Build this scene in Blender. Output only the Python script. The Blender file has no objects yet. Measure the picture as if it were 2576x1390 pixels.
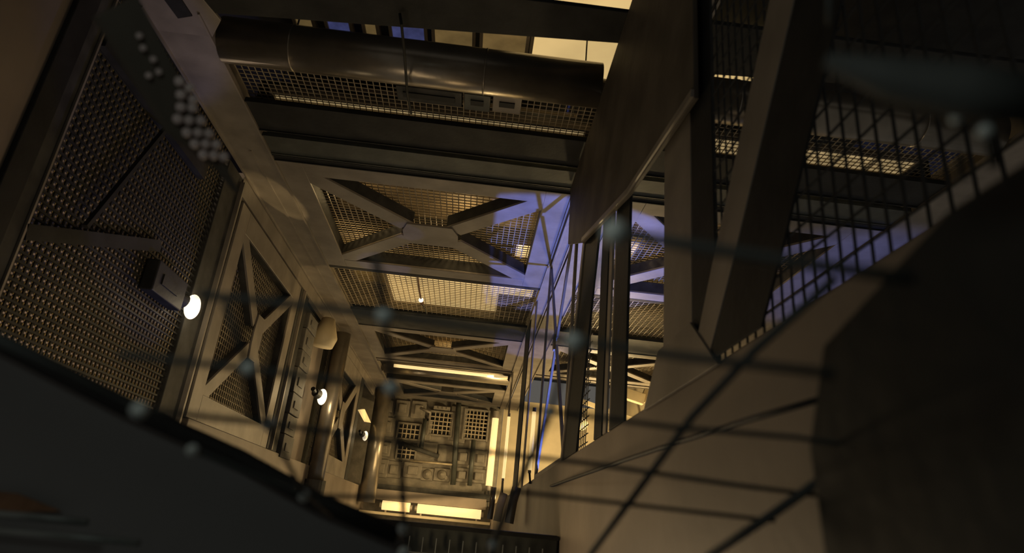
import bpy, math, random
from mathutils import Vector, Matrix
random.seed(7)
SC = bpy.context.scene
COL = SC.collection

# ------------------------------------------------------------------ camera
cd = bpy.data.cameras.new('camera'); cam = bpy.data.objects.new('camera', cd); COL.objects.link(cam)
cam.matrix_world = Matrix([[0.993167, -0.111268, -0.03521], [-0.072916, -0.356033, -0.931624], [0.091124, 0.927825, -0.361713]]).to_4x4()
cd.sensor_width = 36.0; cd.lens = 22.855
cd.clip_start = 0.02; cd.clip_end = 200
cd.dof.use_dof = True; cd.dof.focus_distance = 9.0; cd.dof.aperture_fstop = 2.6
SC.camera = cam

# ------------------------------------------------------------------ world and exposure
W = bpy.data.worlds.new('night'); SC.world = W; W.use_nodes = True
W.node_tree.nodes['Background'].inputs[0].default_value = (1.0, 0.93, 0.82, 1)
W.node_tree.nodes['Background'].inputs[1].default_value = 0.095
SC.view_settings.view_transform = 'Standard'; SC.view_settings.look = 'None'
SC.view_settings.gamma = 1; SC.view_settings.exposure = 0.0

WARM = (1.0, 0.70, 0.32); BLUE = (0.15, 0.23, 1.0); PINK = (1.0, 0.80, 0.66)
def lamp(kind, name, loc, energy, color, size=0.05, target=None, angle=60, blend=0.1, sy=None):
    l = bpy.data.lights.new(name, kind); l.energy = energy; l.color = color
    if kind == 'AREA':
        l.size = size
        if sy: l.shape = 'RECTANGLE'; l.size_y = sy
    else: l.shadow_soft_size = size
    if kind == 'SPOT': l.spot_size = math.radians(angle); l.spot_blend = blend
    o = bpy.data.objects.new(name, l); COL.objects.link(o); o.location = loc
    if target is not None:
        o.rotation_euler = (Vector(target) - Vector(loc)).to_track_quat('-Z', 'Y').to_euler()
    return o
# warm fills and patch spots added low in the shaft
lamp('AREA', 'low_fill', (-0.6, 11.5, 0.30), 10, WARM, 1.6, (-1.6, 9.5, 3.0))
lamp('AREA', 'low_fill', (-0.9, 15.0, 0.5), 34, WARM, 1.2, (-0.9, 17.6, 1.4))
lamp('AREA', 'shaft_fill', (0.3, 5.2, 0.6), 4, (1, .70, .36), 0.5, (-2.4, 5.0, 2.6))
lamp('SPOT', 'patch_light', (-0.6, 12.0, 0.5), 800, WARM, 0.02, (-2.27, 6.25, 3.0), 3.6, 0.1)
lamp('SPOT', 'patch_light', (-0.2, 6.0, 0.4), 130, WARM, 0.03, (-2.3, 9.6, 3.0), 30, 0.1)
# the second bay is brightly lit at its far end
lamp('POINT', 'bay_light', (2.9, 14.6, 1.2), 420, (1, .74, .36), 0.25)
# blue light coming up from outside the lower right wall
lamp('SPOT', 'blue_light', (1.6, 7.2, -2.1), 2100, BLUE, 0.03, (.75, 7.3, 3.0), 40, 0.1)
lamp('SPOT', 'blue_light', (1.3, 10.6, -1.8), 600, BLUE, 0.03, (1.0, 10.8, 3.0), 24, 0.3)
lamp('SPOT', 'blue_light', (4.6, 6.6, -1.0), 330, BLUE, 0.03, (4.1, 6.8, 3.0), 46, 0.6)
lamp('SPOT', 'blue_light', (-1.2, 6.2, 0.2), 60, BLUE, 0.03, (-2.5, 4.5, 1.9), 34, 0.3)  # blue spot added inside the shaft to tint the grating
lamp('AREA', 'left_fill', (-1.2, 3.8, 0.2), 5.5, (1, .74, .45), 0.5, (-2.5, 4.2, 1.5))  # unseen fill added to brighten the grating
lamp('SPOT', 'beam_fill', (-1.2, 5.0, 0.4), 22, (1, .74, .40), 0.1, (-2.25, 3.5, 3.0), 34, 0.6)  # unseen spot added to brighten the near end of the beam
lamp('AREA', 'wall_fill', (-0.7, 4.4, -0.5), 12, (1, .74, .42), 0.5, (0.7, 2.9, 0.1))  # hidden fill added for the lower right wall
lamp('SPOT', 'blue_light', (-1.0, 9.5, 0.25), 40, BLUE, 0.03, (-1.35, 7.85, 3.0), 12, 0.1)
lamp('SPOT', 'blue_light', (-1.3, 6.0, 0.2), 30, BLUE, 0.03, (-1.0, 6.7, 3.0), 9, 0.2)
# above the ceiling mesh
for x, y, e in ((0.2, 9.1, 9), (-1.7, 7.0, 10), (-0.4, 7.6, 12), (0.2, 6.2, 8), (0.3, 4.45, 1.2), (1.9, 4.6, .8), (2.9, 4.7, .8), (1.7, 6.6, 9), (2.6, 7.8, 12), (-0.6, 12.0, 12), (-0.6, 15.6, 12), (2.2, 12.4, 14)):
    lamp('POINT', 'roof_void_light', (x, y, 3.55), e, WARM, 0.08)
# behind the grating on the left
lamp('POINT', 'side_room_light', (-2.95, 4.6, -0.1), 10, WARM, 0.1)
lamp('POINT', 'side_room_light', (-2.9, 5.1, 2.9), 7, (1, .75, .5), 0.1)
lamp('SPOT', 'side_room_blue_light', (-2.85, 5.6, 0.3), 60, BLUE, 0.05, (-3.3, 5.9, 2.0), 60, 0.4)
# faint cold fill added behind the viewer for the near wires
lamp('POINT', 'viewer_fill', (-0.25, -0.05, 0.30), 1.3, (.90, 1.0, .92), 0.06)

# ------------------------------------------------------------------ materials
def mat(name, col, metal=0.0, rough=0.55, var=0.35, scale=6.0, bump=0.15, emit=None, stretch=(1,1,1), col2=None):
    m = bpy.data.materials.new(name); m.use_nodes = True; nt = m.node_tree; b = nt.nodes['Principled BSDF']
    b.inputs['Metallic'].default_value = metal; b.inputs['Roughness'].default_value = rough
    tc = nt.nodes.new('ShaderNodeTexCoord'); mp = nt.nodes.new('ShaderNodeMapping'); mp.inputs['Scale'].default_value = stretch
    nt.links.new(tc.outputs['Object'], mp.inputs[0])
    n = nt.nodes.new('ShaderNodeTexNoise'); n.inputs['Scale'].default_value = scale; n.inputs['Detail'].default_value = 6
    nt.links.new(mp.outputs[0], n.inputs['Vector'])
    r = nt.nodes.new('ShaderNodeValToRGB'); r.color_ramp.elements[0].position = .35; r.color_ramp.elements[1].position = .68
    c2 = col2 or tuple(c*(1-var) for c in col)
    r.color_ramp.elements[0].color = (*c2, 1); r.color_ramp.elements[1].color = (*col, 1)
    nt.links.new(n.outputs[0], r.inputs[0])
    if emit:
        mx = nt.nodes.new('ShaderNodeMix'); mx.data_type = 'RGBA'
        nt.links.new(r.outputs[0], b.inputs['Base Color'])
        nt.links.new(r.outputs[0], b.inputs['Emission Color']); b.inputs['Emission Strength'].default_value = emit
        nt.nodes.remove(mx)
    else:
        nt.links.new(r.outputs[0], b.inputs['Base Color'])
    if bump:
        n2 = nt.nodes.new('ShaderNodeTexNoise'); n2.inputs['Scale'].default_value = scale*6; n2.inputs['Detail'].default_value = 4
        nt.links.new(mp.outputs[0], n2.inputs['Vector'])
        bp = nt.nodes.new('ShaderNodeBump'); bp.inputs['Strength'].default_value = bump; bp.inputs['Distance'].default_value = .01
        nt.links.new(n2.outputs[0], bp.inputs['Height']); nt.links.new(bp.outputs[0], b.inputs['Normal'])
    return m
M = dict(
 steel = mat('painted_steel', (.30, .26, .21), .15, .48, .35, 3.0),
 dark = mat('dark_steel', (.075, .073, .066), .1, .6, .5, 5.0),
 black = mat('black_steel', (.032, .032, .030), .1, .55, .4, 5.0),
 green = mat('greenish_steel', (.09, .095, .08), .2, .5, .45, 4.0),
 mesh = mat('mesh_wire', (.50, .41, .27), .2, .5, .3, 9.0, 0),
 galv = mat('galvanised_wire', (.30, .32, .30), .4, .45, .3, 9.0, .1),
 plate = mat('wall_plate', (.27, .22, .17), .1, .55, .3, 1.6, .2),
 near = mat('near_plate', (.26, .255, .25), .1, .7, .25, 1.2, .05),
 block = mat('cast_block', (.25, .22, .17), .1, .65, .4, 5.0, .4),
 weight = mat('weight_block', (.15, .14, .12), .1, .7, .4, 6.0, .3),
 pipe = mat('pipe_metal', (.33, .29, .23), .65, .3, .4, 3.0, .1),
 cream = mat('cream_paint', (.62, .52, .34), 0, .6, .2, 2.0, .1),
 gold = mat('ochre_panel', (.66, .50, .20), 0, .6, .25, 2.5, .1),
 glowp = mat('bright_glow', (1.0, .72, .31), 0, .6, .25, 1.3, 0, emit=.66),
 glowm = mat('amber_glow', (1.0, .74, .36), 0, .6, .45, 5.0, 0, emit=.32),
 board = mat('roof_board', (.16, .12, .07), 0, .7, .4, 4.0, .1),
 umber = mat('umber_steel', (.13, .11, .085), .1, .6, .4, 3.0, .2),
 weld = mat('weld_bead', (.75, .80, .76), .1, .5, .2, 9.0, 0),
 strand = mat('weathered_wire', (.085, .09, .085), .2, .6, .2, 9.0, 0),
 glowd = mat('dim_glow', (.62, .42, .16), 0, .6, .45, 3.0, 0, emit=.20),
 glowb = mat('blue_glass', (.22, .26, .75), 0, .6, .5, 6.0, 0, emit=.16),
 tube = mat('tube_glow', (1.0, .70, .30), 0, .4, .05, 3.0, 0, emit=1.1),
 bulb = mat('bulb_glass', (1.0, .86, .62), 0, .4, .02, 3.0, 0, emit=1.6),
 rust = mat('orange_brown', (.34, .17, .08), .1, .7, .5, 12.0, .3),
 stud = mat('pale_dots', (.85, .70, .66), 0, .5, .3, 9.0, 0),
)

for k in ('black', 'umber', 'near', 'dark', 'strand'):
    M[k].node_tree.nodes['Principled BSDF'].inputs['Specular IOR Level'].default_value = .15
    M[k].node_tree.nodes['Principled BSDF'].inputs['Metallic'].default_value = 0
# ------------------------------------------------------------------ mesh helpers
class MB:
    def __init__(s): s.v = []; s.f = []
    def quadbox(s, c):                       # eight corners, bottom four then top four
        n = len(s.v); s.v += [tuple(p) for p in c]
        s.f += [tuple(n+i for i in q) for q in ((3,2,1,0),(4,5,6,7),(0,1,5,4),(1,2,6,5),(2,3,7,6),(3,0,4,7))]
        return s
    def box(s, x0, x1, y0, y1, z0, z1):
        return s.quadbox([(x0,y0,z0),(x1,y0,z0),(x1,y1,z0),(x0,y1,z0),(x0,y0,z1),(x1,y0,z1),(x1,y1,z1),(x0,y1,z1)])
    def bar(s, a, b, w, h, side=(1,0,0)):    # rectangular bar a->b, w across 'side', h across the other way
        a = Vector(a); b = Vector(b); d = (b-a).normalized(); sd = Vector(side); sd = (sd - d*sd.dot(d)).normalized(); u = d.cross(sd)
        q = [(-w/2,-h/2),(w/2,-h/2),(w/2,h/2),(-w/2,h/2)]
        return s.quadbox([a+sd*i+u*j for i,j in q] + [b+sd*i+u*j for i,j in q])
    def tube(s, pts, r, n=8):
        pts = [Vector(p) for p in pts]; rings = []
        ref = Vector((0.13,0.21,0.97))
        for i,p in enumerate(pts):
            d = (pts[min(i+1,len(pts)-1)] - pts[max(i-1,0)]).normalized()
            u = d.cross(ref).normalized() if abs(d.dot(ref))<.95 else d.cross(Vector((1,0,0))).normalized(); w = d.cross(u)
            rad = r[i] if isinstance(r,(list,tuple)) else r
            k = len(s.v); s.v += [tuple(p + (u*math.cos(2*math.pi*j/n) + w*math.sin(2*math.pi*j/n))*rad) for j in range(n)]; rings.append(k)
        for a,b in zip(rings, rings[1:]):
            for j in range(n): s.f.append((a+j, a+(j+1)%n, b+(j+1)%n, b+j))
        s.f.append(tuple(rings[0]+j for j in range(n))[::-1]); s.f.append(tuple(rings[-1]+j for j in range(n)))
        return s
    def prism(s, pts, d):                    # polygon extruded by vector d
        n = len(s.v); k = len(pts); d = Vector(d)
        s.v += [tuple(p) for p in pts] + [tuple(Vector(p)+d) for p in pts]
        s.f.append(tuple(range(n, n+k))); s.f.append(tuple(range(n+2*k-1, n+k-1, -1)))
        for j in range(k): s.f.append((n+j, n+k+j, n+k+(j+1)%k, n+(j+1)%k))
        return s
    def ball(s, c, r, sc=(1,1,1), n=12, m=8):
        c = Vector(c); k = len(s.v)
        for i in range(m+1):
            t = math.pi*i/m
            for j in range(n):
                p = 2*math.pi*j/n
                s.v.append((c.x+r*sc[0]*math.sin(t)*math.cos(p), c.y+r*sc[1]*math.sin(t)*math.sin(p), c.z+r*sc[2]*math.cos(t)))
        for i in range(m):
            for j in range(n): s.f.append((k+i*n+j, k+(i+1)*n+j, k+(i+1)*n+(j+1)%n, k+i*n+(j+1)%n))
        return s
    def build(s, name, m, parent=None, bevel=0, smooth=False, origin=None):
        if origin is None:
            xs = [Vector(p) for p in s.v]; origin = sum(xs, Vector())/len(xs)
        if parent is not None: origin = Vector((0,0,0)) if parent.type != 'EMPTY' else parent.location.copy()
        o_ = Vector(origin)
        me = bpy.data.meshes.new(name)
        pl = o_ if parent is None else (parent.location if parent.parent is None else parent.parent.location)
        pl = Vector(pl)
        me.from_pydata([tuple(Vector(p)-pl) for p in s.v], [], s.f); me.validate(); me.update()
        if smooth:
            for p in me.polygons: p.use_smooth = True
        me.materials.append(M[m] if isinstance(m, str) else m)
        o = bpy.data.objects.new(name, me); COL.objects.link(o)
        if parent is None: o.location = o_
        else: o.parent = parent
        if bevel:
            bv = o.modifiers.new('bevel', 'BEVEL'); bv.width = bevel; bv.segments = 2; bv.limit_method = 'ANGLE'
        if smooth:
            pass
        return o
def tag(o, label, cat, group=None, kind=None):
    if label: o['label'] = label
    if cat: o['category'] = cat
    if group: o['group'] = group
    if kind: o['kind'] = kind
    return o
def thing(name, loc, label, cat, group=None):
    o = bpy.data.objects.new(name, None); COL.objects.link(o); o.location = loc; o.empty_display_size = .1
    return tag(o, label, cat, group)
def struct(o, label=None):
    o['kind'] = 'structure'
    if label: o['label'] = label; o['category'] = 'wall'
    return o

# ------------------------------------------------------------------ the setting
XL0, XL1, XR0, XR1, XS0, XS1, ZT = -2.49, -2.10, 0.69, 1.05, 3.72, 4.10, 3.0
YE = 17.6
struct(MB().box(0.70, 0.78, 0.35, 17.6, -1.6, 0.52).build('wall_right', 'plate', bevel=.01), 'wide brown sheet metal wall filling the lower right, behind the blurred wires')
struct(MB().box(-2.62, -2.50, 6.02, 17.6, -0.30, 0.66).build('wall_left', 'plate', bevel=.006), 'low golden metal wall under the braced frames on the left')
struct(MB().box(-2.62, -2.50, 1.6, 3.05, -1.0, 4.2).build('trim_1', 'plate', bevel=.006), 'blurred plain brown panel at the far upper left corner')
struct(MB().box(-4.1, 0.78, 17.6, 17.8, -0.2, 4.4).build('wall_end', 'block'), 'far end wall of the shaft covered with cast blocks and grates')
struct(MB().box(-4.6, 7.0, 0.3, 20.0, 4.4, 4.5).build('ceiling', 'black'), 'dark ceiling above the wire mesh')
struct(MB().box(-4.2, -4.1, 1.0, 18.5, -3.0, 4.4).build('wall_side_room', 'dark'), 'dark wall seen through the grating on the left')
struct(MB().box(4.15, 4.25, 8.6, 17.8, -0.5, 4.3).build('wall_second_bay', 'cream'), 'bright cream wall deep between the dark right hand posts')
struct(MB().box(0.80, 4.15, 17.8, 17.9, -0.5, 3.3).build('wall_second_bay_end', 'cream'), 'bright cream end wall behind the dark right hand posts')

struct(MB().box(-2.56, -2.495, 5.8, 17.6, 2.80, 3.02).build('trim_2', 'steel'), 'brown board strip between the corner beam and the side frames')
struct(MB().box(-1.5, 0.78, -0.6, -0.5, -1.6, 2.4).build('wall_blocker', 'black'), 'dark wall added behind the viewer to block light')  # unseen wall added to block ambient light
struct(MB().box(-1.5, 0.70, -0.5, 0.9, -1.3, -1.25).build('floor', 'black'), 'black floor added below the viewer to block light')  # unseen floor added to keep ambient light off the near wall
struct(MB().box(0.70, 0.78, -0.5, 0.35, -1.6, 2.4).build('trim_3', 'black'), 'black panel added beside the viewer on the right to block light')  # unseen panel added, closes the light block on the right
# ------------------------------------------------------------------ long corner beams
def corner_beam(x0, x1, y0, y1, label, m='steel', web=True, inner=1):
    t = thing('corner_beam', ((x0+x1)/2, (y0+y1)/2, ZT), label, 'beam')
    MB().box(x0, x1, y0, y1, ZT, ZT+.025).build('flange', m, t, .004)
    if web: MB().box((x0+x1)/2-.02, (x0+x1)/2+.02, y0, y1, ZT+.025, ZT+.34).build('web', m, t)
    w = MB()
    for e in (x0, x1-.015): w.box(e, e+.015, y0, y1, ZT-.02, ZT)
    w.build('edge_lip', m, t)
    return t
cb = corner_beam(XL0, XL1, 3.55, YE, 'long golden brown corner beam running into the depth on the left')
sm = MB(); sm.box(-2.30, -2.28, 5.3, 12.0, ZT-.008, ZT); sm.build('weld_seam', 'steel', cb)
corner_beam(XR0, XR0+.17, 2.6, YE, 'corner beam lit blue at the upper right of the shaft, inner one of the pair')
corner_beam(XR0+.19, XR1+.12, 2.6, YE, 'outer twin of the blue lit corner beam, beside the dark posts')
corner_beam(XS0, XS1, 2.6, 12.6, 'long beam lit blue and tan behind the wire fence on the right')
# gold beam end at the top left with its dark slot
t = thing('beam_bracket', (-2.3, 3.3, 3.0), 'golden bracket plate with a black slot at the top of the left corner beam', 'bracket')
MB().prism([(-2.49,2.9,2.995),(-2.18,2.9,2.995),(-1.98,3.60,2.995),(-2.10,3.78,2.995),(-2.49,3.78,2.995)], (0,0,.02)).build('plate', 'steel', t, .003)
MB().prism([(-2.36,3.0,2.985),(-2.22,3.0,2.985),(-2.16,3.58,2.985),(-2.27,3.62,2.985)], (0,0,.008)).build('slot', 'black', t)

# ------------------------------------------------------------------ braced frames
def braced_frame(o, U, V, N, W, H, bw, arm, gw, gh, dep, label, group=None, m='steel'):
    # o corner, U and V along the two sides, N away from the viewer
    o = Vector(o); U = Vector(U); V = Vector(V); N = Vector(N)
    P = lambda a, b, c=0: o + U*a + V*b + N*c
    t = thing('braced_frame', P(W/2, H/2), label, 'frame', group)
    def plate(name, pts, d=dep, c=0, bev=.004, mm=m):
        if d > .06: MB().prism([P(a, b, c+.026) for a, b in pts], N*(d-.026)).build(name.split('_')[0]+'_shade_web', 'dark', t)  # darker webs put the shade of the inner sides into the colour
        return MB().prism([P(a, b, c) for a, b in pts], N*min(d, .025)).build(name, mm, t, bev)
    plate('side_rail', [(0,0),(bw,0),(bw,H),(0,H)]); plate('side_rail', [(W-bw,0),(W,0),(W,H),(W-bw,H)])
    plate('cross_rail', [(bw,0),(W-bw,0),(W-bw,bw),(bw,bw)]); plate('cross_rail', [(bw,H-bw),(W-bw,H-bw),(W-bw,H),(bw,H)])
    cx, cy = W/2, H/2
    for sx in (-1, 1):
        for sy in (-1, 1):
            a = Vector((cx+sx*gw*.42, cy+sy*gh*.3)); b = Vector((cx+sx*(W/2-bw*.85), cy+sy*(H/2-bw*.85)))
            d = (b-a).normalized(); n = Vector((-d.y, d.x))*arm/2
            plate('diagonal_brace', [tuple(a+n), tuple(b+n), tuple(b-n), tuple(a-n)], dep*.92, .003)
    k = .3
    g = [(-gw/2,-gh/2*k),(-gw/2*.8,-gh/2),(gw/2*.8,-gh/2),(gw/2,-gh/2*k),(gw/2,gh/2*k),(gw/2*.8,gh/2),(-gw/2*.8,gh/2),(-gw/2,gh/2*k)]
    plate('gusset_plate', [(cx+a, cy+b) for a, b in g], .02, -.014)
    return t
W1 = XR0-XL1
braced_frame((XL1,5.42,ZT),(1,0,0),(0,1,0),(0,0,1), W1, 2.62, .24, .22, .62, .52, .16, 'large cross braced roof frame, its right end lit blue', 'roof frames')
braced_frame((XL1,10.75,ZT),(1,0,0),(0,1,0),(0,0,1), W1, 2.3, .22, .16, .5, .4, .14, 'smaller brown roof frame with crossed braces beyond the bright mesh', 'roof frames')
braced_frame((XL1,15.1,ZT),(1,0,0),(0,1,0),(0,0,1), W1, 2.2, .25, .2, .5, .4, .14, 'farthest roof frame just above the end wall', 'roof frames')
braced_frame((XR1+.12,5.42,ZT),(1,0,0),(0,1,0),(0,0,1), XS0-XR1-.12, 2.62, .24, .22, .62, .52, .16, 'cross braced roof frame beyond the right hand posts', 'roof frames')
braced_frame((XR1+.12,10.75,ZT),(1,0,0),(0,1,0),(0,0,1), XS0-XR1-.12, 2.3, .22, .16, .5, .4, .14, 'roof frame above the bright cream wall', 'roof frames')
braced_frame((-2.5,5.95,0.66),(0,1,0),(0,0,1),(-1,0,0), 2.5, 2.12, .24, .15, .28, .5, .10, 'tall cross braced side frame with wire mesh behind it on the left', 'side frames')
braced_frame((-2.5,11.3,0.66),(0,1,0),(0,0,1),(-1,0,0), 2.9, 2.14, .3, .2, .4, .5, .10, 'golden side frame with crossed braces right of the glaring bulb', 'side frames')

# ------------------------------------------------------------------ cross members overhead
def cross_beam(x0, x1, y0, y1, label, m='dark', z=ZT, h=.35, kind='i', lip=True, skew=0):
    t = thing('cross_beam', ((x0+x1)/2, (y0+y1)/2, z), label, 'beam')
    MB().prism([(x0,y0,z),(x1,y0,z),(x1,y1,z),(x0,y1+skew,z)], (0,0,.03)).build('flange', m, t, .004)
    MB().box(x0, x1, (y0+y1)/2-.02, (y0+y1)/2+.02, z+.03, z+h).build('web', m, t)
    if lip: MB().box(x0, x1, y0, y0+.012, z-.012, z).box(x0, x1, y1-.012, y1, z-.012, z).build('edge_lip', m, t)
    return t
bays = ((XL1, XR0, 'over the shaft'), (XR1+.12, XS0, 'beyond the right hand posts'))
for x0, x1, w in bays:
    cross_beam(x0, x1, 3.08, 3.35, 'nearest black cross beam under the bright windows ' + w, 'black', skew=.20, lip=False, h=.11)
    cross_beam(x0, x1, 4.50, 4.92, 'wide black cross beam between two thin lit mesh strips ' + w, 'black')
    cross_beam(x0, x1, 4.99, 5.30, 'scuffed greenish cross beam ahead of the large braced frame ' + w, 'green')
    cross_beam(x0, x1, 5.31, 5.41, 'narrow black cross beam touching the large braced frame ' + w, 'black')
    cross_beam(x0, x1, 9.85, 10.72, 'broad dark cross beam beyond the bright mesh bay ' + w, 'dark')
    cross_beam(x0, x1, 8.05, 8.13, 'thin black edge beam before the bright mesh bay ' + w, 'black', lip=False)
    cross_beam(x0, x1, 13.1, 13.3, 'thin brown cross beam ahead of the polished duct ' + w, 'steel')
# big pipe across the top
for x0, x1, w in bays:
    t = thing('pipe', ((x0+x1)/2, 3.93, 3.24), 'fat shiny horizontal pipe below the bright windows ' + w, 'pipe')
    MB().tube([(x0,3.95,3.12),(x1-.032,3.95,3.12)], .165, 32).build('barrel', 'pipe', t, smooth=True)
    c = MB()
    for x in (x0+.5, x0+1.9): MB().tube([(x,3.95,3.12),(x+.012,3.95,3.12)], .168, 32).build('joint_ring', 'pipe', t, smooth=True)
# polished duct near the end
t = thing('duct', (-.7, 14.1, 3.1), 'polished horizontal duct with a bright streak near the end wall', 'duct')
MB().tube([(XL1+.05,14.15,3.28),(XR0,14.15,3.28)], .34, 32).build('barrel', 'pipe', t, smooth=True)
MB().tube([(XL1+.3,13.75,3.02),(XR0-.5,13.75,3.02)], .035, 12).build('streak_tube', 'tube', t, smooth=True)  # glowing tubes put the duct's reflected streak into shape
MB().tube([(XR0-.35,13.75,3.02),(XR0-.05,13.75,3.02)], .03, 12).build('streak_tube', 'glowp', t, smooth=True)

# ------------------------------------------------------------------ wire mesh over the bays
def wire_grid(x0, x1, y0, y1, z, s, w, name, label, cat='mesh', m='mesh', group=None):
    b = MB(); n = int((x1-x0)/s)
    for i in range(n+1): b.box(x0+i*s-w/2, x0+i*s+w/2, y0, y1, z-w/2, z+w/2)
    k = int((y1-y0)/s)
    for j in range(k+1): b.box(x0, x1, y0+j*s-w/2, y0+j*s+w/2, z+w/2, z+w*1.5)
    return tag(b.build(name, m), label, cat, group)
for (x0, x1, w) in bays:
    wire_grid(x0, x1, 4.14, 4.66, 3.09, .05, .006, 'wire_mesh', 'fine dark wire mesh near the fat pipe ' + w)
    wire_grid(x0, x1, 5.42, 8.04, 3.20, .065, .009, 'wire_mesh', 'wire mesh behind the large braced frame ' + w)
    wire_grid(x0, x1, 8.14, 9.84, 3.05, .075, .0085, 'wire_mesh', 'square wire mesh over the bright bay ' + w)
    wire_grid(x0, x1, 10.75, 13.0, 3.20, .08, .010, 'wire_mesh', 'wire mesh behind the smaller roof frame ' + w)
# roof void panels; light on ceiling and mesh strips put into their glow
def panel(x0, x1, y0, y1, z, m, label, name='roof_panel', cat='light panel', group='lit panels above the mesh'):
    t = thing(name, ((x0+x1)/2, (y0+y1)/2, z), label, cat, group)
    MB().box(x0, x1, y0, y1, z, z+.03).build('panel_face', m, t)
    e = .03
    MB().box(x0-e, x0, y0-e, y1+e, z-.02, z+.04).box(x1, x1+e, y0-e, y1+e, z-.02, z+.04).box(x0, x1, y0-e, y0, z-.02, z+.04).box(x0, x1, y1, y1+e, z-.02, z+.04).build('rim', 'steel', t)
    for x in (x0+.03, x1-.03): MB().box(x-.006, x+.006, (y0+y1)/2-.006, (y0+y1)/2+.006, z+.04, 4.4).build('hanger', 'dark', t)
    return t
panel(-0.30, 0.10, 4.4, 5.2, 4.20, 'glowd', 'dimmer amber window panel above the fat pipe, left of the two')
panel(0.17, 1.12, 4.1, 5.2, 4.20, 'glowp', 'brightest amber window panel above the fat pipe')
for x0, x1, m in ((-2.05,-1.9,'glowd'),(-1.75,-1.55,'glowb'),(-1.4,-1.3,'glowd'),(-1.15,-.85,'glowb'),(-.75,-.4,'glowd')):
    panel(x0, x1, 4.5, 5.2, 4.22, m, {'glowd':'small amber', 'glowb':'small blue'}[m] + ' pane left of the bright windows above the fat pipe', group='small panes above the pipe')
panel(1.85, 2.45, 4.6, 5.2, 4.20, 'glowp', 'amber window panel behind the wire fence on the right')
panel(-1.9, 0.66, 4.53, 4.60, 3.12, 'glowm', 'thin glowing amber strip ahead of the wide black cross beam')
panel(-1.6, 0.66, 5.20, 5.25, 3.16, 'glowm', 'thinner glowing amber strip ahead of the scuffed greenish cross beam')
panel(1.2, 3.4, 4.42, 4.64, 3.13, 'glowm', 'glowing amber strip seen as a lit grid through the right hand fence')
panel(-1.45, 0.66, 8.3, 9.9, 3.22, 'glowp', 'large glowing amber panel behind the square mesh')  # lamp-lit ceiling area put into an emitting panel
panel(-2.09, -1.52, 8.2, 9.9, 3.5, 'gold', 'unlit ochre panel left of the glowing one behind the square mesh')
panel(0.20, 0.62, 6.05, 6.55, 3.5, 'tube', 'small glaring panel behind the right of the large braced frame')
panel(0.30, 0.62, 7.35, 7.75, 3.3, 'tube', 'small glaring panel at the lower right corner of the large frame')
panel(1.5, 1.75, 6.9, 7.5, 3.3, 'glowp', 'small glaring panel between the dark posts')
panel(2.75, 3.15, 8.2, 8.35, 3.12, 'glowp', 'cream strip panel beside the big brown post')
panel(-1.3, 0.5, 11.5, 12.6, 3.6, 'gold', 'ochre panel behind the smaller roof frame')
tag(MB().box(-2.1, 0.69, 5.42, 8.04, 3.85, 3.9).build('roof_board', 'board'), 'ochre roof board behind the mesh of the large frame', 'board')
tag(MB().box(1.17, 3.55, 5.42, 8.04, 3.85, 3.9).build('roof_board', 'board'), 'ochre roof board over the bay right of the posts', 'board')
tag(MB().box(-2.1, 0.69, 14.6, 17.5, 3.55, 3.6).build('roof_board', 'board'), 'ochre roof board above the farthest roof frame', 'board')
t = thing('cabinet', (.42, 9.45, 3.1), 'black louvred cabinet covering the right end of the glowing panel', 'cabinet')
MB().box(.17, .66, 9.0, 9.84, 3.09, 3.2).build('body', 'black', t, .01)
b = MB()
for k in range(6): b.box(.18, .55, 9.06+k*.12, 9.08+k*.12, 3.075, 3.09)
b.build('louvre', 'mesh', t)
# hanging bulb
t = thing('hanging_bulb', (-.93, 8.95, 2.95), 'small bare bulb hanging on a cable in front of the glowing panel', 'lamp')
MB().tube([(-.95,8.2,3.04),(-.94,8.6,2.98),(-.93,8.86,2.95)], .012).build('cable', 'rust', t)
MB().tube([(-.93,8.95,2.94),(-.92,9.02,2.93)], [.02,.03]).build('socket', 'rust', t)
MB().ball((-.93,8.9,2.94), .035).build('bulb', 'bulb', t, smooth=True)
MB().tube([(-.92,9.02,2.93),(-.90,9.3,2.95),(-.9,9.8,3.02)], .009).build('tail_cable', 'dark', t)
# electrical boxes over the pipe
for (a, b_, c, lb) in (((-.86,4.12),(-.36,4.3),'dark','long dark switch box under the fat pipe'),((-.34,4.12),(-.14,4.32),'green','square switch box in the middle of the row under the pipe'),((-.12,4.10),(.10,4.30),'steel','pale switch box with a black slot under the pipe')):
    t = thing('switch_box', ((a[0]+b_[0])/2, 4.2, 3.03), lb, 'box', 'switch boxes under the pipe')
    MB().box(a[0], b_[0], a[1], b_[1], 3.03, 3.12).build('body', c, t, .006)
    MB().box(a[0]+.05, b_[0]-.05, a[1]+.06, a[1]+.12, 3.02, 3.03).build('slot', 'black', t)
tag(MB().tube([(-0.750, 3.317, 2.985),(-0.726, 3.308, 2.900),(-0.725, 3.582, 2.880),(-0.739, 3.971, 2.880),(-0.734, 4.267, 2.900)], .010).build('hanging_cable', 'black'), 'thin black cable hanging across the fat pipe', 'cable')

# ------------------------------------------------------------------ left side
t = thing('post', (-2.52, 3.2, 1.0), 'black and dark grey steel post left of the grating', 'post')
MB().box(-2.56, -2.47, 3.04, 3.20, -1.0, 4.0).build('dark_flange', 'black', t, .006)
MB().box(-2.58, -2.50, 3.20, 3.34, -1.0, 4.0).build('face', 'dark', t, .006)
MB().box(-2.50, -2.485, 3.33, 3.345, -1.0, 4.0).build('edge_lip', 'steel', t)
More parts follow.
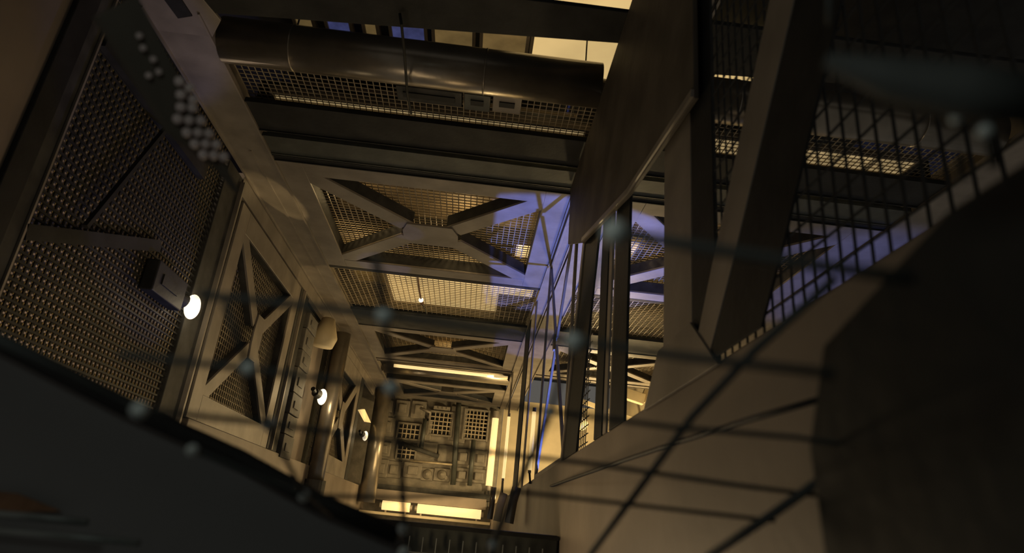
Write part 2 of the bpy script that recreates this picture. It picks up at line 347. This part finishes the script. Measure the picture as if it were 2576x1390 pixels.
# grating: deep flats crossing
tg = thing('bar_grating', (-2.56, 4.4, 1.4), 'dark steel grating with square holes filling the left wall between the posts', 'grating')
b = MB(); s = .052; n = 40
for i in range(n): b.box(-2.545, -2.535, 3.36+i*s-.007, 3.36+i*s+.007, -0.3, 3.7)
b.build('upright_bars', 'black', tg)
b = MB(); nz = 76
for i in range(nz): b.box(-2.535, -2.525, 3.34, 5.42, -.3+i*s-.007, -.3+i*s+.007)
b.build('cross_bars', 'black', tg)
b = MB()
for i in range(nz): b.box(-2.553, -2.549, 3.34, 5.42, -.3+i*s+.031, -.3+i*s+.041)
b.build('lit_slats', 'stud', tg)  # pale slats put the lit bar undersides into the colour
b = MB()
for i in range(n): b.box(-2.564, -2.560, 3.36+i*s+.008, 3.36+i*s+.038, -0.3, 3.7)
b.build('lit_strips', 'gold', tg)  # ochre strips put the lit wall behind the holes into the colour
tag(MB().bar((-2.500, 3.348, 1.244), (-2.500, 4.685, 1.747), .03, .09, (1,0,0)).build('cross_bar', 'black'), 'black cross bar over the lower part of the grating', 'bar')
tag(MB().box(-2.52, -2.47, 3.36, 5.0, 2.50, 2.80).build('cross_bar', 'black'), 'thick black cross bar over the top of the grating', 'bar')
tag(MB().bar((-2.460, 4.225, 2.501), (-2.460, 3.749, 1.468), .03, .03).build('stay_rod', 'black'), 'thin slanting black rod across the grating', 'rod')
t = thing('post', (-2.5, 5.65, 1.2), 'scuffed dark post between the grating and the side frame', 'post')
MB().box(-2.56, -2.50, 5.42, 5.78, -.3, 2.95).build('face', 'dark', t, .006)
MB().box(-2.50, -2.46, 5.76, 5.79, -.3, 2.9).build('edge_lip', 'steel', t)
MB().box(-2.58, -2.52, 5.80, 5.93, -.3, 2.9).build('dark_flange', 'black', t, .004)
t = thing('post', (-2.5, 8.55, 1.6), 'dark post with a thin bright edge right of the first side frame', 'post')
MB().box(-2.56, -2.50, 8.48, 8.58, .665, 2.79).build('face', 'dark', t)
MB().box(-2.51, -2.47, 8.60, 8.64, .665, 2.79).build('edge_lip', 'steel', t)
MB().box(-2.56, -2.51, 8.66, 8.95, .665, 2.79).build('dark_flange', 'black', t)
def side_mesh(y0, y1, z0, z1, x, s, w, label):
    b = MB(); y = y0
    while y < y1: b.box(x-w/2, x+w/2, y-w/2, y+w/2, z0, z1); y += s
    z = z0
    while z < z1: b.box(x-w*1.5, x-w/2, y0, y1, z-w/2, z+w/2); z += s
    return tag(b.build('wire_mesh', 'mesh'), label, 'mesh')
side_mesh(5.95, 8.45, .66, 2.8, -2.64, .06, .008, 'wire mesh behind the tall cross braced side frame')
side_mesh(11.3, 14.2, .66, 2.8, -2.64, .08, .010, 'wire mesh behind the golden side frame')
# lamps
def bulkhead(loc, r, label, arm, sc=(.7,.9,1.25)):
    x, y, z = loc
    t = thing('wall_lamp', loc, label, 'lamp', 'bulb lamps along the left wall')
    MB().ball(loc, r, sc, 20, 14).build('bulb', 'bulb', t, smooth=True)
    MB().tube([(x-.05, y-r*.8, z+.02), (x-.08, y-r*1.7, z+.03)], [r*.75, r*.6], 16).build('shade', 'dark', t, smooth=False)
    MB().tube([(x-.08, y-r*1.7, z+.03), (x-.09, y-arm, z+.06)], r*.35, 10).build('arm', 'black', t)
    return t
bulkhead((-2.44, 5.36, 1.49), .085, 'oval glowing lamp on a dark arm at the edge of the grating', .55)
bulkhead((-2.38, 10.35, 1.66), .10, 'glaring round bulb beside the stacked dark blocks', .3)
bulkhead((-2.36, 15.1, 1.66), .085, 'small far bulb next to the end wall', .3)
lamp('POINT', 'wall_lamp_light', (-2.25, 5.42, 1.49), 2.2, (1,.8,.5), .06)
lamp('POINT', 'wall_lamp_light', (-2.15, 10.35, 1.66), 9, (1,.76,.42), .08)
lamp('POINT', 'wall_lamp_light', (-2.15, 15.1, 1.66), 5, (1,.76,.42), .08)
t = thing('junction_box', (-2.48, 4.9, 1.5), 'black junction box on the grating left of the oval lamp', 'box')
MB().box(-2.52, -2.42, 4.62, 5.14, 1.38, 1.62).build('body', 'black', t, .01)
MB().box(-2.42, -2.41, 4.72, 5.0, 1.46, 1.54).build('cover', 'black', t)
# stacked weights
zs = [.62]; 
for k, h in enumerate((.30,.26,.28,.34,.24,.30,.22)):
    z0 = zs[-1]; zs.append(z0+h+.012)
    t = thing('weight_block', (-2.5, 9.3, z0), ['lowest','second lowest','third from the bottom','middle','third from the top','second from the top','topmost'][k] + ' dark cast block in the stack left of the glaring bulb', 'block', 'stacked cast blocks')
    MB().box(-2.62, -2.48-.01*(k%2), 9.08, 9.62, z0, z0+h).build('body', 'weight', t, .008)
    MB().box(-2.48-.01*(k%2), -2.465-.01*(k%2), 9.2, 9.46, z0+h*.3, z0+h*.65).build('boss', 'weight', t, .004)
tag(MB().tube([(-2.43,9.9,2.35),(-2.42,9.9,2.5),(-2.42,9.95,2.80)], [.16,.2,.1], 16).build('duct_elbow', 'cream', smooth=True), 'small golden duct elbow above the glaring bulb', 'duct')
tag(MB().box(-2.7, -2.64, 9.65, 10.9, .2, 2.8).build('rear_panel', 'plate'), 'brown panel behind the glaring bulb', 'panel')
t = thing('round_column', (-2.42, 10.85, 1.6), 'dark round column with a pale highlight before the golden side frame', 'column')
MB().tube([(-2.36,10.9,.2),(-2.36,10.9,2.85)], .13, 20).build('shaft', 'pipe', t, smooth=True)
MB().tube([(-2.36,10.9,.2),(-2.36,10.9,.45)], .17, 20).build('collar', 'dark', t, smooth=False)
tag(MB().box(-2.62,-2.5,14.25,14.6,.665,2.79).build('post','dark'), 'dark post right of the golden side frame', 'post')
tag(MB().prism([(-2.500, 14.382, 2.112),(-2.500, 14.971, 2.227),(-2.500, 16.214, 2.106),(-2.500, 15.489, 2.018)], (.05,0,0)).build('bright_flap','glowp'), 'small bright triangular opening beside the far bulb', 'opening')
tag(MB().tube([(-2.28,16.4,.3),(-2.28,16.4,3.0)], .2, 20).build('pipe','pipe', smooth=True), 'upright brown pipe at the left edge of the end wall', 'pipe')

# ------------------------------------------------------------------ end wall
def wb(a, b_, label, dep=.10, boss=None, m='block', name='wall_block', cat='block', group='cast blocks on the end wall', frame=0):
    x0, z1 = a; x1, z0 = b_
    if x0 > x1: x0, x1 = x1, x0
    if z0 > z1: z0, z1 = z1, z0
    t = thing(name, ((x0+x1)/2, YE-dep, (z0+z1)/2), label, cat, group)
    if boss != 'grate':
        MB().box(x0, x1, YE-dep, YE, z0, z1).build('body', m, t, .02)
    w = x1-x0; h = z1-z0
    if boss == 'raised':
        MB().box(x0+w*.25, x1-w*.2, YE-dep-.06, YE-dep, z0+h*.2, z1-h*.25).build('boss', m, t, .02)
    if boss == 'knob':
        MB().tube([((x0+x1)/2, YE-dep, (z0+z1)/2), ((x0+x1)/2, YE-dep-.05, (z0+z1)/2), ((x0+x1)/2, YE-dep-.12, (z0+z1)/2)], [.13,.11,.03], 16).build('knob', m, t)
        MB().tube([(x0+w*.8, YE-dep, z0+h*.3), (x0+w*.8, YE-dep-.04, z0+h*.3)], .05, 10).build('stud', m, t)
    if boss == 'grate':
        MB().box(x0-.03, x1+.03, YE-.02, YE+.0, z0-.03, z1+.03).build('recess', 'black', t)
        e = .05
        MB().box(x0-e,x0,YE-dep,YE,z0-e,z1+e).box(x1,x1+e,YE-dep,YE,z0-e,z1+e).box(x0,x1,YE-dep,YE,z0-e,z0).box(x0,x1,YE-dep,YE,z1,z1+e).build('frame', m, t, .01)
        b = MB(); n = max(3, round(w/.105)); k = max(3, round(h/.105)); q = .013
        for i in range(1, n): b.box(x0+w*i/n-q, x0+w*i/n+q, YE-dep*.8, YE-dep*.6, z0, z1)
        for i in range(1, k): b.box(x0, x1, YE-dep*.85, YE-dep*.65, z0+h*i/k-q, z0+h*i/k+q)
        b.build('bars', 'mesh', t)
    return t
wb((-1.108, 2.707), (-0.548, 2.152), 'tall barred grate with a finned cap, upper middle of the end wall', .16, 'grate', name='wall_grate', cat='grate', group='grates')
wb((-0.193, 2.851), (0.388, 2.139), 'tall barred grate at the upper right of the end wall', .16, 'grate', name='wall_grate', cat='grate', group='grates')
wb((-1.904, 2.324), (-1.369, 1.974), 'shaded barred grate left of centre on the end wall', .12, 'grate', name='wall_grate', cat='grate', group='grates')
wb((-1.843, 1.774), (-1.404, 1.469), 'lowest barred grate half hidden by the leaning bar', .12, 'grate', name='wall_grate', cat='grate', group='grates')
t = thing('finned_cap', (0,17.3,2.6), 'ribbed cap above the upper middle grate', 'cap')
a, b_ = (-1.070, 2.882), (-0.628, 2.781)
MB().box(a[0], b_[0], 17.40, 17.60, b_[1], a[1]).build('body', 'block', t, .01)
for k in range(4):
    x = a[0]+(b_[0]-a[0])*(k+.12)/4
    MB().box(x, x+(b_[0]-a[0])*.19, 17.34, 17.40, b_[1]+.02, a[1]-.02).build('fin', 'block', t, .008)
for p, q, lb, bs in (
  ((-2.422, 2.912), (-2.152, 2.599), 'narrow block at the top left corner of the end wall', 'raised'),
  ((-2.085, 2.947), (-1.704, 2.525), 'block with a raised square, top row of the end wall', 'raised'),
  ((-1.659, 2.967), (-1.264, 2.509), 'block with a small pipe on it, left of the finned cap', 'raised'),
  ((-2.471, 2.470), (-2.005, 1.969), 'square block on the left edge below the top row', 'raised'),
  ((-2.449, 1.830), (-2.033, 1.465), 'large block on the left edge above the bottom row', 'raised'),
  ((-2.412, 1.393), (-2.031, 0.941), 'first block from the left in the bottom row', 'raised'),
  ((-2.078, 1.380), (-1.683, 0.963), 'second block from the left in the bottom row', 'raised'),
  ((-1.641, 1.388), (-1.159, 1.002), 'third block from the left in the bottom row', 'raised'),
  ((-1.175, 1.285), (-0.849, 0.976), 'left knobbed block in the bottom row', 'knob'),
  ((-0.847, 1.317), (-0.426, 0.994), 'right knobbed block in the bottom row', 'knob'),
  ((-0.308, 1.381), (0.055, 1.029), 'bottom row block between the two upright pipes', 'raised'),
  ((0.109, 1.387), (0.505, 1.038), 'rightmost block in the bottom row', 'raised'),
  ((-0.330, 1.855), (0.029, 1.460), 'block above the bottom row between the two upright pipes', 'raised'),
  ((0.128, 1.854), (0.472, 1.457), 'block under the right grate near the glowing tube', 'raised'),
  ((-0.806, 1.901), (-0.391, 1.477), 'dark block below the upper middle grate', None),
  ((-1.219, 1.931), (-0.840, 1.618), 'plain block left of the dark one in the middle of the end wall', None),
  ((-0.597, 2.931), (-0.353, 2.041), 'tall narrow block right of the upper middle grate', None),
  ((-1.259, 2.474), (-1.044, 1.972), 'tall narrow block left of the upper middle grate', None),
  ((-0.390, 2.953), (-0.153, 1.990), 'tall narrow block left of the upper right grate', None)):
    wb(p, q, lb, random.uniform(.07,.13), bs)
def pipeY(a, b_, y, r, label, m='green', name='pipe', cat='pipe'):
    return tag(MB().tube([(a[0],y,a[1]),(b_[0],y,b_[1])], r, 12).build(name, m, smooth=True), label, cat)
pipeY((-0.424, 3.023), (-0.324, 0.936), 17.42, .07, 'dark upright pipe dividing the end wall')
pipeY((0.078, 2.084), (0.099, 0.954), 17.42, .06, 'short dark upright pipe below the right grate')
pipeY((-1.250, 2.499), (-1.243, 1.764), 17.45, .05, 'short dark upright pipe left of the upper middle grate')
pipeY((-1.779, 1.827), (-0.776, 1.589), 17.44, .06, 'dark leaning bar across the lower grate', 'dark', 'leaning_bar', 'bar')
pipeY((-1.479, 1.416), (-0.396, 1.419), 17.4, .025, 'thin bright rail above the knobbed blocks', 'mesh', 'rail', 'rail')
tag(MB().tube([((-1.411, 2.773)[0],17.45,(-1.411, 2.773)[1]),((-1.129, 2.681)[0],17.42,(-1.129, 2.681)[1]),((-1.169, 2.531)[0],17.45,(-1.169, 2.531)[1])], .04, 10).build('bent_pipe','steel',smooth=True), 'small bent pipe left of the finned cap', 'pipe')
tag(MB().box(-2.4,.66,17.3,17.6,.62,.78).build('sill','dark'), 'dark sill along the foot of the end wall', 'sill')
tag(MB().box(-2.38,.55,16.9,17.0,.40,.64).build('fascia','plate'), 'pinkish plain fascia board under the end wall', 'board')
tag(MB().box(-2.45,.68,16.6,17.2,.06,.12).build('ledge','cream'), 'brightly lit ledge at the bottom of the shaft', 'ledge')
for x0,x1,lb in ((-1.95,-1.28,'shorter glowing tube on the bottom ledge, left of the wire'),(-1.1,.45,'longer glowing tube on the bottom ledge')):
    t = thing('bright_tube', ((x0+x1)/2,16.85,.26), lb, 'tube lamp', 'tube lamps on the ledge')
    MB().tube([(x0,16.85,.28),(x1,16.85,.28)], .11, 16).build('tube','tube',t,smooth=True)
    MB().tube([(x0-.06,16.85,.28),(x0,16.85,.28)], .06, 12).build('end_cap','steel',t)
    MB().tube([(x1,16.85,.28),(x1+.06,16.85,.28)], .06, 12).build('end_cap','steel',t)
    for x in (x0+.1, x1-.1): MB().box(x-.02, x+.02, 16.83, 16.87, .12, .18).build('foot','steel',t)
for (x,z0,z1,r,y,lb) in ((.595,1.0,2.72,.085,17.5,'brightest upright tube lamp right of the end wall'),(.66,.85,1.95,.028,12.2,'thin upright pipe with a glowing reflection, middle one of the three'),(.672,.62,1.25,.022,7.3,'upright pipe with a glowing reflection farthest right, nearest the posts')):  # last two put the reflections of polished pipes into a glow
    t = thing('bright_tube', (x,y,z0), lb, 'tube lamp', 'upright tube lamps')
    MB().tube([(x,y,z0),(x,y,z1)], r, 16).build('tube','tube',t,smooth=True)
    MB().tube([(x,y,z1),(x,y,z1+r*2.2)], r*.9, 12).build('end_cap','steel',t)
    MB().tube([(x,y,z0-r*1.4),(x,y,z0)], r*.8, 12).build('end_cap','steel',t)
    MB().bar((x,y,z0-r*1.2),(x+.015,y,.50), .02, .02, (0,1,0)).bar((x,y,.49),(.70,y,.49), .02, .02, (0,1,0)).build('bracket','dark',t)

# ------------------------------------------------------------------ right wall posts
def post(y0, y1, z1, label, m='black', x=0.70, w=.014, face=None, z0=.52):
    t = thing('post', (x, (y0+y1)/2, z0), label, 'post', 'posts of the right wall')
    MB().box(x, x+w, y0, y1, z0, z1).build('body', m, t, .004)
    if face: MB().box(x, x+.012, face[0], face[1], z0, z1).build('edge_lip', 'steel', t)
    return t
post(2.06, 2.40, 3.4, 'broad brown post in the right half', 'steel', w=.014)
post(1.84, 2.055, 3.4, 'black post directly right of the broad brown post', 'black', w=.014)
post(3.03, 3.34, 3.0, 'black channel post right of the thin light strip', 'black', face=(3.34,3.37))
post(3.56, 3.78, 3.0, 'narrow black post left of the thin light strip', 'black', face=(3.44,3.52))
t = thing('post', (.70, 4.3, .52), 'broad black post standing left of the bright gap, leaning slightly', 'post', 'posts of the right wall')
MB().prism([(.70,4.40,.52),(.70,4.99,.52),(.70,4.42,2.2),(.70,3.82,2.2)], (.014,0,0)).build('body', 'black', t)
MB().prism([(.69,4.99,.52),(.69,5.06,.52),(.69,4.52,2.2),(.69,4.42,2.2)], (.01,0,0)).build('edge_lip', 'steel', t)
post(8.5, 8.7, 3.0, 'slim bright edged post behind the blue beam', 'steel')
post(9.4, 10.2, 3.0, 'dark far post beside the upright tubes', 'dark')
post(13.0, 13.5, 3.0, 'farthest brown post beside the end wall', 'steel')
t = thing('diagonal_brace', (.70, 1.7, .9), 'slanting brown brace leaning right from the broad brown post, with a black plate on it', 'brace')
MB().prism([(.69,2.06,.53),(.69,1.84,.83),(.69,1.10,1.76),(.69,1.0,1.60),(.69,1.68,.77),(.69,1.90,.53)], (.008,0,0)).build('bar', 'steel', t, .002)
MB().prism([(.692,1.895,.53),(.692,1.675,.77),(.692,0.995,1.60),(.692,.85,1.40),(.692,1.36,.72),(.692,1.52,.53)], (.007,0,0)).build('back_plate', 'black', t, .002)
MB().prism([(.685,2.62,.50),(.685,1.80,.50),(.685,2.04,.70),(.685,2.42,.70)], (.012,0,0)).build('foot_gusset', 'steel', t, .002)
t = thing('side_girder', (.67, 3.4, 2.3), 'broad dim brown girder plate slanting down beside the corner beam at the top right', 'girder')
MB().prism([(.66,1.9,1.5),(.66,2.9,1.64),(.66,4.35,2.02),(.66,5.2,2.38),(.66,5.28,2.98),(.66,1.9,2.98)], (.02,0,0)).build('plate', 'umber', t, .004)
MB().bar((.655,1.9,1.52),(.655,2.9,1.66),.012,.03).bar((.655,2.9,1.66),(.655,4.35,2.04),.012,.03).build('edge_lip', 'steel', t)
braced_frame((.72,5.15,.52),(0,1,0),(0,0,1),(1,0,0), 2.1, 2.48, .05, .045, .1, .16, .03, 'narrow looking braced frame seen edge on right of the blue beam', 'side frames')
b = MB()
for k in range(34):
    z = .55+k*.06; b.box(.80,.806,4.55,5.15,z,z+.006)
for k in range(9):
    y = 4.6+k*.07; b.box(.794,.80,y,y+.006,.52,2.6)
tag(b.build('wire_mesh','mesh'), 'wire mesh seen edge on left of the black posts', 'mesh')
# wire fence on the right, near the viewer
b = MB(); s = .052
k = 0
y = .70
while y < 1.83: b.box(.705,.710, y, y+.0045, .5, 2.4); y += s
z = .56
while z < 2.4: b.box(.700,.705, .70, 1.83, z, z+.0035); z += .075
tag(b.build('wire_fence','black'), 'fine dark wire fence standing above the right wall plate', 'fence')

# second bay lamp and bits
t = thing('round_lamp', (2.562, 15.500, 2.492), 'round glowing lamp low in the bright gap between the black posts', 'lamp')
MB().ball((2.562, 15.500, 2.492), .16).build('globe','tube',t,smooth=True)
MB().tube([(2.584, 15.620, 2.483),(2.918, 17.800, 2.913)], .05).build('stem','steel',t)
t = thing('wall_bracket', (3.835, 15.000, 3.151), 'cream bracket fixed to the bright wall between the posts', 'bracket')
MB().bar((4.112, 15.000, 3.654), (3.884, 15.000, 3.062), .12, .12).build('arm','cream',t)
MB().bar((3.360, 15.000, 3.241), (3.930, 15.000, 3.114), .25, .18).build('box','cream',t,.01)
tag(MB().bar((2.393, 16.000, 3.182),(4.602, 16.000, 2.627), .1,.1).build('rail','cream'), 'slanting cream rail on the bright wall', 'rail')

# ------------------------------------------------------------------ bottom beam across the shaft
t = thing('bottom_beam', (-.6,5.0,-.1), 'scuffed dark beam across the bottom below the bright ledge', 'beam')
MB().box(-1.1,.69,4.9,5.3,-.55,-.008).build('body','green',t,.01)
MB().box(-1.1,.69,4.86,4.9,-.04,-.012).build('edge_lip','black',t,.002)
b = MB()
for k in range(14):
    x = -.62+k*.092; b.box(x,x+.006,4.84,4.86,-.20,-.10)
b.box(-.66,.62,4.84,4.856,-.205,-.197)
b.build('ticks','galv',t)
t = thing('pipe_cluster', (0.652, 9.000, 0.206), 'cluster of pale bent pipes where the right wall meets the ledge', 'pipes')
for u,r,m in ((1240,.05,'pipe'),(1262,.035,'galv'),(1292,.055,'pipe'),(1320,.03,'pipe')):
    pass
MB().tube([(0.503, 12.000, 0.669),(0.493, 12.000, 0.423),(0.480, 12.000, 0.141)], .05, 12).build('pipe','pipe',t,smooth=True)
MB().tube([(0.544, 9.500, 0.465),(0.504, 9.500, 0.304),(0.480, 9.500, 0.095)], .055, 12).build('pipe','cream',t,smooth=True)
MB().tube([(0.601, 8.000, 0.472),(0.568, 8.000, 0.313),(0.544, 8.000, 0.071)], .055, 12).build('pipe','pipe',t,smooth=True)

# ------------------------------------------------------------------ near, out of focus things
tag(MB().prism([(.325,-.2,.242),(.325,.40,.242),(.325,.58,.19),(.325,.62,.10),(.325,.60,-.05),(.325,.72,-.9),(.325,-.2,-.9)],(.01,0,0)).build('shade_sheet','black'), 'blurred black sheet added as the dark falloff over the far lower right of the brown wall', 'screen')  # added black sheet stands for the wall's fade into shade
t = thing('near_plate', (-.5,1.0,0), 'large blurred dark grey plate covering the lower left corner', 'plate')
MB().prism([(-1.037, 1.000, 0.256),(-0.717, 1.000, 0.190),(-0.499, 1.000, 0.110),(-0.331, 1.000, 0.061),(-0.207, 1.000, 0.012),(-0.089, 1.000, -0.013),(-0.049, 1.000, -0.097),(-0.048, 1.000, -0.280),(-0.894, 1.000, -0.341)], (0,.03,0)).build('sheet','near',t)
MB().tube([(-0.882, 0.970, 0.226),(-0.696, 0.970, 0.185),(-0.485, 0.970, 0.110),(-0.321, 0.970, 0.060),(-0.200, 0.970, 0.012),(-0.085, 0.970, -0.021)], .012, 12).build('rolled_edge','black',t,smooth=True)
for a,b_,lb in (((-0.616, 0.900, -0.039),(-0.462, 0.900, -0.039),'upper pale rod at the lower left corner'),((-0.609, 0.900, -0.058),(-0.393, 0.900, -0.057),'lower pale rod at the lower left corner')):
    tag(MB().tube([a,b_], .0045, 10).build('rod','galv',smooth=True), lb, 'rod')
tag(MB().prism([(-0.664, 0.985, -0.015),(-0.611, 0.985, -0.015),(-0.546, 0.985, -0.032),(-0.653, 0.985, -0.045)], (0,.006,0)).build('hole_patch','rust'), 'orange plate standing for the hole at the lower left edge', 'plate')  # orange patch drawn for what shows through a hole
# perforated strip beside the corner beam
t = thing('perforated_strip', (-0.436, 0.749, 0.499), 'blurred strip with rows of pale round dots beside the left corner beam', 'strip')
MB().prism([(-0.512, 0.668, 0.540),(-0.475, 0.666, 0.576),(-0.363, 0.838, 0.408),(-0.384, 0.818, 0.428),(-0.444, 0.774, 0.453)], (-.01,.004,0)).build('sheet','umber',t)
def D(u, v, d, tbl=None): pass
dots = [(-0.429, 0.731, 0.503),(-0.418, 0.739, 0.500),(-0.427, 0.740, 0.489),(-0.414, 0.748, 0.489),(-0.427, 0.749, 0.476),(-0.415, 0.754, 0.480),(-0.430, 0.756, 0.462),(-0.418, 0.761, 0.465),(-0.405, 0.765, 0.469),(-0.420, 0.769, 0.451),(-0.408, 0.773, 0.455),(-0.396, 0.777, 0.458),(-0.411, 0.779, 0.441),(-0.399, 0.783, 0.445),(-0.387, 0.787, 0.448),(-0.401, 0.789, 0.432),(-0.389, 0.793, 0.435),(-0.378, 0.798, 0.437),(-0.465, 0.695, 0.521),(-0.455, 0.706, 0.514),(-0.468, 0.685, 0.531),(-0.460, 0.716, 0.496),(-0.450, 0.717, 0.504)]
for k, p in enumerate(dots):
    MB().ball(p, .0066 if k < 18 else .004, n=10, m=6).build('stud', 'stud', t, smooth=True)  # pale domes put the light through the perforations into their colour
# foreground wire netting
t = thing('wire_netting', (0.001, 0.590, 0.108), 'blurred dark wire netting with pale welds close to the viewer', 'netting')
def strand(pts, r=.0016): MB().tube(pts, r*1.15, 8).build('strand','strand',t,smooth=True)
strand([(0.065, 0.318, 0.156),(0.108, 0.310, 0.149),(0.154, 0.304, 0.144),(0.210, 0.287, 0.134)], .0030)
strand([(-0.198, 0.440, 0.132),(-0.125, 0.444, 0.133),(-0.069, 0.436, 0.130),(-0.004, 0.422, 0.124),(0.059, 0.399, 0.116),(0.121, 0.387, 0.110),(0.203, 0.354, 0.100)], .0026)
strand([(-0.235, 0.433, 0.083),(-0.162, 0.465, 0.089),(-0.065, 0.507, 0.094),(0.063, 0.538, 0.094),(0.177, 0.565, 0.096),(0.288, 0.574, 0.100),(0.407, 0.562, 0.093)], .0022)
strand([(-0.267, 0.355, 0.073),(-0.250, 0.404, 0.065),(-0.218, 0.447, 0.051),(-0.171, 0.571, 0.065),(-0.066, 0.613, 0.065),(0.119, 0.666, 0.069),(0.280, 0.693, 0.065),(0.388, 0.697, 0.063)], .0022)
strand([(-0.222, 0.556, 0.037),(-0.160, 0.702, 0.013),(-0.067, 0.697, 0.020),(0.053, 0.697, 0.037),(0.184, 0.726, 0.037),(0.335, 0.725, 0.035)], .002)
strand([(-0.065, 0.507, 0.094),(-0.065, 0.592, 0.073),(-0.065, 0.696, 0.040),(-0.064, 0.797, -0.010),(-0.054, 0.846, -0.062)], .0028)
strand([(-0.072, 0.385, 0.151),(-0.069, 0.436, 0.130),(-0.065, 0.507, 0.094)], .0026)
strand([(-0.168, 0.411, 0.120),(-0.162, 0.465, 0.089),(-0.166, 0.552, 0.063),(-0.160, 0.702, 0.013),(-0.146, 0.786, -0.005)], .002)
strand([(0.063, 0.538, 0.094),(0.055, 0.645, 0.055),(0.046, 0.748, 0.016),(0.038, 0.799, -0.018),(0.038, 0.817, -0.052)], .003)
strand([(0.284, 0.482, 0.217),(0.242, 0.545, 0.168),(0.208, 0.616, 0.116),(0.176, 0.697, 0.047),(0.146, 0.786, -0.020)], .0032)
strand([(0.357, 0.594, 0.095),(0.310, 0.671, 0.040),(0.270, 0.753, -0.008)], .004)
strand([(0.065, 0.318, 0.156),(0.062, 0.359, 0.139),(0.059, 0.399, 0.116),(0.062, 0.484, 0.110),(0.063, 0.538, 0.094)], .0018)
strand([(0.288, 0.308, 0.269),(0.293, 0.317, 0.252),(0.300, 0.326, 0.233)], .0028)
strand([(0.284, 0.331, 0.245),(0.288, 0.338, 0.230)], .0022)
strand([(0.236, 0.370, 0.410),(0.243, 0.386, 0.390)], .0022)
for p, r in (((0.065, 0.315, 0.154),.0062),((0.059, 0.397, 0.115),.0058),((-0.068, 0.432, 0.129),.0056),((-0.065, 0.502, 0.093),.0052),((-0.160, 0.460, 0.088),.0045),((-0.170, 0.567, 0.064),.005),((-0.216, 0.442, 0.050),.0045),((-0.159, 0.697, 0.013),.0052),((-0.220, 0.552, 0.036),.004),((-0.064, 0.787, -0.010),.0055),((-0.060, 0.787, -0.034),.0055),((0.038, 0.789, -0.017),.005),((0.062, 0.533, 0.093),.004),((0.289, 0.315, 0.250),.004),((0.275, 0.319, 0.260),.003)):
    MB().ball(p, r*1.2, n=12, m=8).build('weld', 'weld', t, smooth=True)
tag(MB().tube([(0.885, 8.943, 0.488),(0.724, 5.944, 0.380),(0.552, 2.526, 0.270),(0.473, 1.512, 0.222),(0.435, 0.991, 0.196),(0.435, 0.645, 0.185)], [.012,.012,.008,.006,.005,.004], 10).build('slack_cable','black',smooth=True), 'thin black cable rising to the right across the brown wall plate', 'cable')
tag(MB().tube([(0.173, 0.282, 0.259),(0.205, 0.274, 0.244),(0.232, 0.262, 0.232),(0.257, 0.249, 0.220)], [.004,.012,.014,.012], 16).build('near_rod','strand',smooth=True), 'thick blurred grey rod at the upper right', 'rod')
